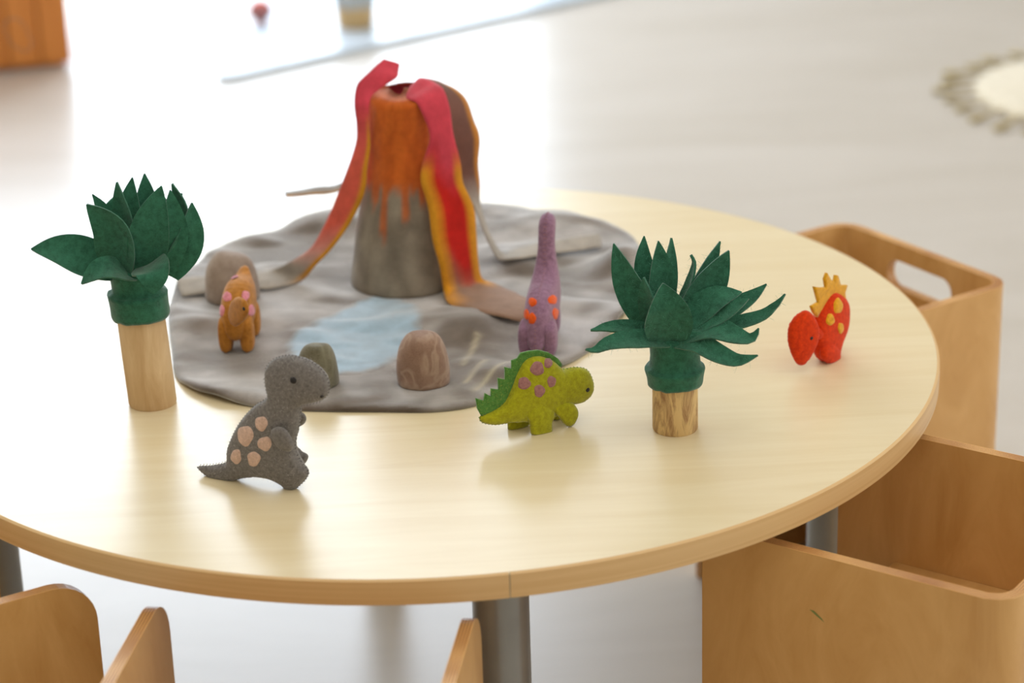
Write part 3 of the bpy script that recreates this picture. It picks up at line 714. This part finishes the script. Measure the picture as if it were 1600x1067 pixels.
for q in legs: pillow('leg', pl, pl.pts([zq(*p) for p in q], -.011), F['lime'], g1, .45, .009, .0022, c=-.011, floor_z=H)
for q in ([(215, 910), (205, 945), (212, 966), (240, 973), (272, 960), (305, 930), (290, 895)], [(395, 850), (390, 890), (400, 915), (425, 922), (450, 900), (455, 850)]):
    pillow('leg', pl, pl.pts([zq(*p) for p in q], .014), F['lime'], g1, .6, .011, .0022, c=.014, floor_z=H)
tr = bvh(body)
for q in ((335, 690, 33, 34), (383, 666, 20, 24), (278, 755, 31, 30), (398, 747, 21, 27), (345, 788, 26, 30)): spot('spot', tr, *zq(q[0], q[1]), q[2] / 2.807, q[3] / 2.807, F['mauve'], g1)
bead('eye', tr, *zq(557, 784), 3.8, M['black'], g1, .5)
stitches('stitching', pl, gp, F['leafg'], g1, .004, .0011)
fuzz([body, rg], 1100, .003, F['hairl'], g1)

# purple long-necked dinosaur seen from behind
zf = mat_top(*PZ(850, 548, H + MZ).xy)
g2, b2 = toy('purple_dinosaur', 849, 536, zf, 'dusty purple long necked felt dinosaur with orange spots, seen from behind on the mat')
pl = Plane(b2, 79)
cm = lambda L: [(a / 100, b / 100) for a, b in L]
G = [(-5.4, .9), (-5.2, 2.6), (-4.6, 4.6), (-3.4, 6.3), (-1.5, 7.2), (.6, 7.6), (2.0, 8.6), (2.7, 10.6), (3.1, 12.6), (3.6, 13.9), (4.8, 14.4), (6.1, 13.9), (6.5, 13.0), (5.9, 12.4), (5.1, 12.0), (4.8, 10.6), (4.7, 8.6), (4.7, 6.6), (4.4, 4.4), (3.6, 2.8), (1, 2.2), (-2, 1.8), (-4.2, .7)]
body, gp = pillow('body', pl, cm(G), F['purple'], g2, .95, .0250, .0026, floor_z=zf)
for c_ in (-.0135, .0135):
    pillow('leg', pl, cm([(-4.6, 3.6), (-4.8, 1.6), (-4.6, .1), (-3.2, -.05), (-2.4, .3), (-2.0, 2.0), (-2.4, 4.2)]), F['purple'], g2, .95, .013, .0026, c=c_, floor_z=zf)
    pillow('leg', pl, cm([(2.2, 3.6), (1.9, 1.6), (2.0, .1), (3.2, -.05), (4.1, .3), (4.3, 2.0), (4.2, 4.0)]), F['purple'], g2, .95, .012, .0026, c=c_ * .5, floor_z=zf)
tr = bvh(body)
for q in ((315, 398, 20, 22, .5), (288, 452, 13, 26, .1), (313, 470, 19, 28, 0), (402, 388, 22, 22, -.6), (418, 450, 18, 28, .2)): spot('spot', tr, *zq(q[0], q[1]), q[2] / 2.807, q[3] / 2.807, F['orange'], g2, ang=q[4])
bead('eye', tr, *zq(418, 96), 2.8, M['black'], g2, .5)
stitches('stitching', pl, gp, F['mauve'], g2, .0045, .0012)

# tan dinosaur facing the viewer, in front of the pale rock
zf = mat_top(*PZ(373, 545, H + MZ).xy)
g3, b3 = toy('tan_dinosaur', 376, 536, zf, 'tan felt dinosaur with pink spots facing the viewer, in front of the pale rock')
pl = Plane(b3, -93)
G = [(3.4, 1.6), (4.2, 3.2), (4.0, 4.8), (2.9, 6.2), (1.0, 7.2), (-1.2, 7.5), (-3.2, 7.2), (-4.8, 7.0), (-6.4, 7.3), (-7.2, 7.0), (-6.4, 5.8), (-5.2, 4.4), (-4.0, 2.6), (-2.5, 1.7), (0, 1.5)]
body, gp = pillow('body', pl, cm(G), F['tan'], g3, .95, .026, .0026, floor_z=zf)
for c_ in (-.0125, .0125):
    for s_ in (2.3, -2.6):
        pillow('leg', pl, cm([(s_ - 1.2, 3.6), (s_ - 1.3, 1.4), (s_ - 1.1, 0), (s_ + .2, -.05), (s_ + 1.2, .2), (s_ + 1.4, 1.6), (s_ + 1.3, 3.8), (s_, 4.4)]), F['tan'], g3, .9, .0115, .0026, c=c_, floor_z=zf)
hp = Plane(b3 - VH * .048 - RH * .001, -62)
zt = lambda x, y: (300 + x / 5.615, 380 + y / 5.615)
head, hpoly = pillow('head', hp, hp.pts([zt(*q) for q in [(345, 540), (370, 490), (410, 470), (455, 490), (482, 545), (488, 610), (460, 670), (415, 715), (375, 728), (345, 690), (330, 610)]]), F['tan'], g3, .5, .0065, .0022)
tr = bvh(head); bead('eye', tr, *zt(455, 575), 3.2, M['black'], g3, .5); stitches('stitching', hp, hpoly, felt('brown_thread', (120, 76, 30), (100, 60, 20)), head, .0035, .0012)
tr = bvh(body)
for q in ((310, 470, 42, 46), (470, 460, 36, 48), (255, 590, 34, 56), (520, 590, 30, 56)): spot('spot', tr, *zt(q[0], q[1]), q[2] / 5.615, q[3] / 5.615, F['pinkd'], g3)
spot('spot', tr, *zt(375, 300), 36 / 5.6, 36 / 5.6, F['pinkd'], g3)

# red dinosaur with yellow spikes
g4, b4 = toy('red_dinosaur', 1293, 560, H, 'small red felt dinosaur with yellow back spikes and spots, at the right of the table')
pl = Plane(b4, 52)
zr_ = lambda x, y: (1180 + x / 5.333, 400 + y / 5.333)
G = [(510, 800), (535, 860), (585, 895), (635, 908), (690, 880), (703, 840), (685, 775), (700, 700), (735, 640), (752, 560), (760, 470), (757, 385), (715, 325), (655, 300), (605, 345), (555, 425), (510, 510), (495, 600), (495, 700)]
body, gp = pillow('body', pl, pl.pts([zr_(*q) for q in G]), F['red'], g4, .62, .016, .0024, floor_z=H)
rid = [(510, 510), (480, 470), (460, 418), (520, 382), (500, 310), (486, 254), (540, 262), (582, 258), (572, 190), (590, 138), (628, 205), (655, 200), (662, 158), (682, 160), (705, 240), (762, 240), (742, 300), (750, 372), (715, 345), (655, 322), (610, 365), (560, 445)]
pillow('back_spikes', pl, pl.pts([zr_(*q) for q in rid]), F['yellow'], g4, sharp=True, thick=.0034, sp=.0035)
pillow('leg', pl, pl.pts([zr_(*q) for q in [(560, 760), (550, 840), (590, 890), (640, 905), (690, 880), (700, 830), (680, 760), (620, 720)]], -.008), F['red'], g4, .7, .010, .0024, c=-.008, floor_z=H)
pillow('leg', pl, pl.pts([zr_(*q) for q in [(560, 760), (545, 840), (560, 870), (620, 872), (660, 850), (680, 760), (620, 720)]], .012), F['red'], g4, .7, .010, .0024, c=.012, floor_z=H)
hp = Plane(b4 - VH * .030 - RH * .020, 28)
head, hpoly = pillow('head', hp, hp.pts([zr_(*q) for q in [(400, 455), (455, 465), (500, 520), (530, 600), (520, 700), (480, 800), (430, 880), (390, 912), (340, 890), (295, 800), (272, 700), (280, 600), (320, 520)]]), F['red'], g4, .55, .011, .0024, floor_z=H)
stitches('stitching', hp, hpoly, F['orange'], head, .0035, .0012)
na = hp.o + ZV * .030 + hp.h * -.004; na = PN(*zr_(455, 640), hp.o, hp.n); nb_ = PN(*zr_(590, 640), pl.o, pl.n); dn = nb_ - na
bm = bmesh.new(); bmesh.ops.create_uvsphere(bm, u_segments=20, v_segments=12, radius=1.0); qn = dn.normalized().to_track_quat('Z', 'Y').to_matrix()
for v in bm.verts: v.co = (na + nb_) * .5 + qn @ V((v.co.x * .0085, v.co.y * .0085, v.co.z * (dn.length * .5 + .004)))
link('neck', finish(bm), F['red'], g4, True, b4)
tr = bvh(head); bead('eye', tr, *zr_(470, 685), 3.0, M['black'], g4, .5)
tr = bvh(body)
for q in ((690, 415, 42, 70), (625, 530, 38, 54), (712, 600, 24, 50)): spot('spot', tr, *zr_(q[0], q[1]), q[2] / 5.333, q[3] / 5.333, F['yellow'], g4)

# ------------------------------------------------------------------ felt palm trees
F['green'] = felt('dark_green_felt', (50, 104, 80), (28, 72, 54), scale=120, sheen=.35)
def leaf(root, line, wid, nrm, curl=.22, thick=.0030, mat_=None):
    """thick felt leaf along base-mid-tip; wid = full width in metres; nrm = rough facing of its upper side"""
    n, kx = 16, 6; vs, fs = [], []; rows = []
    for i in range(n + 1):
        u = i / n; f = u * (len(line) - 1); j = min(int(f), len(line) - 2); q = line[j].lerp(line[j + 1], f - j); f2 = min(f + .6, len(line) - 1); f1 = max(f - .6, 0)
        pa = line[min(int(f1), len(line) - 2)].lerp(line[min(int(f1), len(line) - 2) + 1], f1 - min(int(f1), len(line) - 2)); pb = line[min(int(f2), len(line) - 2)].lerp(line[min(int(f2), len(line) - 2) + 1], f2 - min(int(f2), len(line) - 2)); tg = (pb - pa).normalized()
        wv = tg.cross(nrm)
        wv = wv.normalized() if wv.length > 1e-6 else tg.cross(ZV).normalized(); nn = wv.cross(tg).normalized()
        prof_ = (math.sin(math.pi * min(1, (u * .80 + .20))) ** .85) if u < 1 else 0; half = max(.0006, wid / 2 * prof_ * (1.02 if u < .97 else .8))
        rows.append((q, wv, nn, half))
    for sg in (-1, 1):
        for i, (q, wv, nn, half) in enumerate(rows):
            for k in range(kx + 1):
                s = k / kx * 2 - 1
                vs.append(q + wv * (half * s) + nn * (curl * half * (s * s) - .03 * half + sg * thick / 2 * (1 if abs(s) < .99 else .75)) + nn * (.0009 * noise.noise(q * 90)))
    m_ = kx + 1; NN = (n + 1) * m_
    for i in range(n):
        for k in range(kx):
            a, b, c, d_ = i * m_ + k, i * m_ + k + 1, (i + 1) * m_ + k + 1, (i + 1) * m_ + k; fs += [(a, b, c, d_), (a + NN, d_ + NN, c + NN, b + NN)]
        for k in (0, kx): fs.append((i * m_ + k, (i + 1) * m_ + k, (i + 1) * m_ + k + NN, i * m_ + k + NN))
    for i in (0, n):
        for k in range(kx): fs.append((i * m_ + k, i * m_ + k + 1, i * m_ + k + 1 + NN, i * m_ + k + NN))
    o = link('leaf', mesh('leaf', vs, fs), mat_ or F['green'], root, True, root.location)
    md = o.modifiers.new('e', 'EDGE_SPLIT'); md.split_angle = 1.0
    return o
def sleeve(root, rings, n=56):
    """felt sleeve from rings (centre, radius); wavy lower hem"""
    vs, fs = [], []
    for i, (c, r) in enumerate(rings):
        for j in range(n):
            a = 2 * math.pi * j / n; w_ = 1 + .035 * noise.noise(V((math.cos(a) * 2, math.sin(a) * 2, i * .35 + r * 90)))
            vs.append(c + V((math.cos(a) * r * w_, math.sin(a) * r * w_, .0018 * noise.noise(V((math.cos(a) * 3, math.sin(a) * 3, i * .2))))))
    for i in range(len(rings) - 1):
        for j in range(n): fs.append((i * n + j, i * n + (j + 1) % n, (i + 1) * n + (j + 1) % n, (i + 1) * n + j))
    fs.append(tuple((len(rings) - 1) * n + j for j in range(n)))
    return fs, vs
def tree(name, bx, by, r, trunk_h, tilt, label, woodmat, spec):
    b = PZ(bx, by, H); root = empty(name, b, label, 'toy tree', 'felt and wood toy trees'); ax = (ZV + RH * tilt).normalized()
    me = lathe([(r * .96, 0), (r, .002), (r, trunk_h * .5), (r * .985, trunk_h), (r * .9, trunk_h + .03)], 40)
    sh = Matrix(((1, 0, ax.x / ax.z, 0), (0, 1, ax.y / ax.z, 0), (0, 0, 1, 0), (0, 0, 0, 1))); me.transform(sh)
    tk = link('trunk', me, woodmat, root); md = tk.modifiers.new('e', 'EDGE_SPLIT'); md.split_angle = .7
    at = lambda z: b + ax * z
    rings = [(at(z), rr) for z, rr in spec]
    fs, vs = sleeve(root, rings); link('felt_sleeve', mesh('sleeve', vs, fs), F['green'], root, True, b)
    return root, b, ax
def resample_open(line, n):
    A = np.array([tuple(p) for p in line]); c = np.concatenate([[0], np.cumsum(np.linalg.norm(np.diff(A, axis=0), axis=1))]); q = np.linspace(0, c[-1], n)
    return np.stack([np.interp(q, c, A[:, k]) for k in range(3)], 1)
def leaves(root, anchor, conv, zs, L, fuzzn):
    objs = []
    k = (anchor - CAM).length / FPX
    for *pts, wpx, (nx, ny, nz) in L:
        ctrl = [tuple(PD(*conv(*pts[i]), anchor, pts[i + 1])) for i in range(0, len(pts), 2)]
        line = [V(p) for p in catmull(ctrl, 10, False)]
        line = [V(p) for p in resample_open(line, 24)]
        objs.append(leaf(root, line, wpx * 1.22 * k / zs, (RH * nx + VH * ny + ZV * nz).normalized()))
    if fuzzn: fuzz(objs, fuzzn, .006, F['hairg'], root, .00005)
# left tree
k1 = (PZ(238, 632, H) - CAM).length / FPX; r1 = 37 * k1
t1, tb1, ax1 = tree('palm_tree', 239, 629, r1, .115, -.045, 'tall toy palm with bare wood trunk and upright green felt leaves, at left', M['trunk'],
    [(.106, r1 * 1.06), (.1045, r1 * 1.18), (.108, r1 * 1.22), (.118, r1 * 1.21), (.128, r1 * 1.23), (.132, r1 * 1.25), (.1335, r1 * 1.14), (.135, r1 * 1.03), (.144, r1 * 1.02), (.154, r1 * 1.06), (.162, r1 * 1.14), (.165, r1 * .8)])
zl = lambda x, y: (x / 2.425, 240 + y / 2.425); c1 = tb1 + ax1 * .15; FR = (0, -1, .25)
leaves(t1, c1, zl, 2.425, [
    ((440, 440), -.010, (255, 372), -.01, (118, 362), -.01, 122, (-.2, -.7, .7)),
    ((520, 380), .02, (490, 220), .02, (502, 90), .03, 80, FR), ((545, 380), .02, (555, 200), .03, (548, 75), .04, 85, FR),
    ((430, 380), .015, (395, 230), .018, (350, 154), .02, 60, (.3, -1, .3)),
    ((650, 380), .02, (690, 230), .02, (652, 114), .02, 66, (-.5, -1, .2)),
    ((590, 400), .01, (615, 260), .01, (598, 132), .01, 80, (.5, -1, .2)),
    ((500, 420), -.008, (470, 260), -.006, (443, 108), -.004, 78, (-.5, -1, .2)),
    ((450, 455), -.016, (428, 300), -.022, (328, 192), -.022, 132, (-.35, -1, .2)),
    ((555, 450), -.018, (567, 290), -.024, (612, 122), -.016, 122, (.1, -1, .2)),
    ((620, 450), -.014, (655, 300), -.014, (645, 138), -.01, 92, (.35, -1, .2)),
    ((640, 460), -.008, (715, 330), -.006, (727, 186), .0, 96, (.55, -1, .2)),
    ((470, 400), .03, (420, 250), .03, (450, 150), .04, 80, (0, 1, .3)), ((600, 400), .035, (640, 250), .04, (690, 150), .045, 80, (0, 1, .3)),
    ((510, 455), -.016, (385, 440), -.045, (309, 494), -.05, 92, (-.3, -.75, .8)),
    ((560, 420), -.018, (580, 455), -.050, (580, 532), -.055, 118, (0, -.8, .6)),
], 0)
fz = [o for o in t1.children if o.name.startswith('leaf')]; fuzz(fz, 60, .004, F['hairg'], t1, .00005)
# right tree
k2 = (PZ(1055, 672, H) - CAM).length / FPX; r2 = 35.5 * k2
t2, tb2, ax2 = tree('palm_tree', 1055, 669, r2, .062, 0.0, 'short toy palm with knotty wood trunk and spreading felt leaves, beside the green dinosaur', M['grain'],
    [(.054, r2 * 1.07), (.053, r2 * 1.20), (.056, r2 * 1.23), (.061, r2 * 1.25), (.066, r2 * 1.29), (.0695, r2 * 1.33), (.0715, r2 * 1.30), (.0725, r2 * 1.18), (.075, r2 * 1.12), (.086, r2 * 1.08), (.098, r2 * 1.10), (.108, r2 * 1.14), (.112, r2 * .8)])
zp = lambda x, y: (890 + x / 2.963, 350 + y / 2.963); c2 = tb2 + ax2 * .10
leaves(t2, c2, zp, 2.963, [
    ((400, 430), .012, (345, 200), .02, (345, 55), .03, 92, FR), ((440, 420), .02, (462, 220), .03, (470, 64), .04, 70, (.6, -1, .1)),
    ((430, 440), .004, (428, 250), .004, (411, 78), .008, 104, (.1, -1, .2)),
    ((395, 500), -.004, (272, 280), -.002, (204, 90), .004, 120, (-.3, -1, .15)),
    ((540, 420), .016, (640, 210), .024, (697, 80), .034, 74, (.3, -1, .3)),
    ((500, 400), .006, (550, 290), .008, (578, 190), .010, (562, 142), .012, 50, (-.95, -.35, .1)),
    ((540, 450), .004, (655, 270), .008, (737, 122), .012, 135, (.25, -1, .25)),
    ((620, 470), .01, (830, 345), .02, (912, 279), .026, 78, (-.1, -.75, .8)),
    ((600, 490), -.002, (770, 462), .0, (890, 425), .002, (955, 375), .003, (999, 324), .004, 60, (-.1, -.62, .9)),
    ((500, 480), -.006, (665, 352), -.004, (796, 317), .004, 118, (-.1, -.75, .8)),
    ((500, 500), -.012, (690, 425), -.014, (830, 345), -.008, 92, (-.1, -.55, .9)),
    ((500, 530), -.014, (650, 485), -.026, (780, 522), -.034, (845, 528), -.034, (876, 482), -.030, 100, (0, -.6, .9)),
    ((480, 545), -.018, (590, 552), -.034, (680, 600), -.046, (780, 632), -.052, (872, 608), -.054, 84, (.15, -.75, .75)),
    ((400, 500), -.006, (368, 370), -.016, (343, 248), -.018, 98, (-.75, -.8, .1)),
    ((455, 545), -.022, (455, 410), -.036, (432, 274), -.034, 178, (.05, -1, .25)),
    ((440, 520), -.010, (330, 492), -.016, (200, 478), -.020, (97, 492), -.022, 74, (0, -.5, .9)),
    ((470, 545), -.018, (330, 535), -.030, (190, 552), -.042, (120, 585), -.046, (74, 580), -.048, 84, (0, -.6, .9)),
    ((470, 470), .03, (400, 330), .05, (380, 250), .07, 90, (0, 1, .4)), ((560, 470), .03, (640, 400), .06, (720, 380), .08, 90, (.2, .6, .8)),
], 0)
fz = [o for o in t2.children if o.name.startswith('leaf')]; fuzz(fz, 200, .007, F['hairg'], t2, .00008)

# ------------------------------------------------------------------ background on the floor
# thin white play mat
c0 = PZ(345, 131, 0); ce = PZ(930, 0, 0); d = (ce - c0).normalized(); nv = V((-d.y, d.x, 0))
corners = [c0 - d * .03, c0 + d * 2.4, c0 + d * 2.4 + nv * 1.2, c0 + VH * 1.45 + RH * .12]; rr = .10; o = []
for k in range(4):
    a, b, c = corners[k - 1], corners[k], corners[(k + 1) % 4]; e0, e1 = (a - b).normalized(), (c - b).normalized()
    for j in range(9): u = j / 8; o.append((b + e0 * rr) * (1 - u) ** 2 + b * (2 * u * (1 - u)) + (b + e1 * rr) * u * u)
n = len(o); vs = []; TM = .016; mid_ = sum(corners, V((0, 0, 0))) / 4
for z, ins in ((0, 0), (.004, -.001), (TM - .003, -.001), (TM, .003)):
    for p in o: vs.append(p + (mid_ - p).normalized() * ins + ZV * z)
fs = [(i * n + k, i * n + (k + 1) % n, (i + 1) * n + (k + 1) % n, (i + 1) * n + k) for i in range(3) for k in range(n)] + [tuple(range(3 * n, 4 * n)), tuple(range(n))[::-1]]
fm = link('floor_mat', mesh('fm', vs, fs), plain('white_vinyl', (196, 208, 220), .3), None, False)
tag(fm, 'thin white play mat with a rounded corner on the floor behind the volcano', 'mat')
# blurred toys on it
b = PZ(408, 34, TM); tr_ = empty('toy_ball', b, 'small reddish toy ball lying on the white floor mat', 'toy')
bm = bmesh.new(); bmesh.ops.create_uvsphere(bm, u_segments=24, v_segments=14, radius=.033)
for v in bm.verts: v.co.z = v.co.z * .9 + .0297
link('ball', finish(bm), plain('faded_red', (206, 96, 84), .6), tr_)
me = lathe([(.0325, .020), (.0335, .022), (.0340, .030), (.0335, .036), (.0325, .038)], 24, False); link('band', me, plain('faded_grey', (120, 116, 120), .6), tr_)
b = PZ(556, 40, TM); st = empty('wooden_cup', b, 'pale wooden cup with a grey rim standing on the white floor mat', 'cup')
link('cup', lathe([(.046, 0), (.049, .004), (.053, .06), (.054, .095), (.049, .095), (.046, .012)], 32), plain('pale_wood', (205, 172, 120), .6), st)
link('rim_band', lathe([(.0525, .056), (.0548, .058), (.0555, .093), (.0545, .0955)], 32, False), plain('rim_grey', (180, 184, 184), .6), st)
# slatted cabinet
cb0 = PZ(115, 104, 0); cbn = empty('slatted_cabinet', cb0, 'low orange brown wooden cabinet with vertical plank front, upper left corner', 'cabinet')
hw = wood('honey_planks', (226, 150, 72), (198, 116, 44), (8, 8, 1.5), .5)
ca = math.radians(11); cx = V((math.cos(ca), math.sin(ca), 0))
def in_cab(me): me.transform(Matrix.Rotation(ca, 4, 'Z')); return me
link('carcass', in_cab(box(-.86, -.003, .02, .42, .03, .36, .004)), hw, cbn, False)
link('plinth', in_cab(box(-.84, -.02, .04, .40, 0, .03)), hw, cbn, False)
for k in range(11):
    pw = .078; pk = link('plank', in_cab(box(-pw * (k + 1) + .002, -pw * k - .002, 0, .02, .012, .36, .004)), hw, cbn, False)
link('cabinet_top', in_cab(box(-.88, .015, -.015, .44, .36, .385, .004)), hw, cbn, False)
# cream rug with tassels, right edge
rc = PZ(1735, 150, 0); rug = empty('fringed_rug', rc, 'round cream rug with a tasselled fringe on the floor at the right edge', 'rug')
rp_ = (PZ(1572, 185, 0) - rc).length
cream = felt('cream_wool', (228, 216, 192), (206, 190, 160), scale=60)
link('rug_pile', lathe([(rp_ * .985, 0), (rp_, .006), (rp_ * .99, .016), (rp_ * .9, .02), (.02, .02)], 64), cream, rug)
fringe = felt('straw_wool', (178, 158, 108), (150, 128, 78), scale=60)
for k in range(30):
    a = 2 * math.pi * k / 30; ln = .085 * random.uniform(.85, 1.2); aa = a + random.uniform(-.05, .05)
    bm = bmesh.new(); e = V((math.cos(a), math.sin(a), 0)); f_ = V((math.cos(aa + random.uniform(-.3, .3)), math.sin(aa), 0)).normalized(); sd = ZV.cross(f_)
    pr = [(0, .004), (.25, .007), (.35, .005), (.6, .010), (1, .014)]; vs, fs = [], []
    for u, r_ in pr:
        q = e * (rp_ * .985) + f_ * (ln * u) + ZV * (.012 * (1 - u) + .006)
        for j in range(7): an = 2 * math.pi * j / 7; vs.append(q + sd * (r_ * math.cos(an)) + ZV * (r_ * .45 * math.sin(an)))
    for i in range(len(pr) - 1):
        for j in range(7): fs.append((i * 7 + j, i * 7 + (j + 1) % 7, (i + 1) * 7 + (j + 1) % 7, (i + 1) * 7 + j))
    fs += [tuple(range(7))[::-1], tuple(range(28, 35))]; bm.free()
    link('tassel', mesh('tassel', vs, fs), fringe, rug)
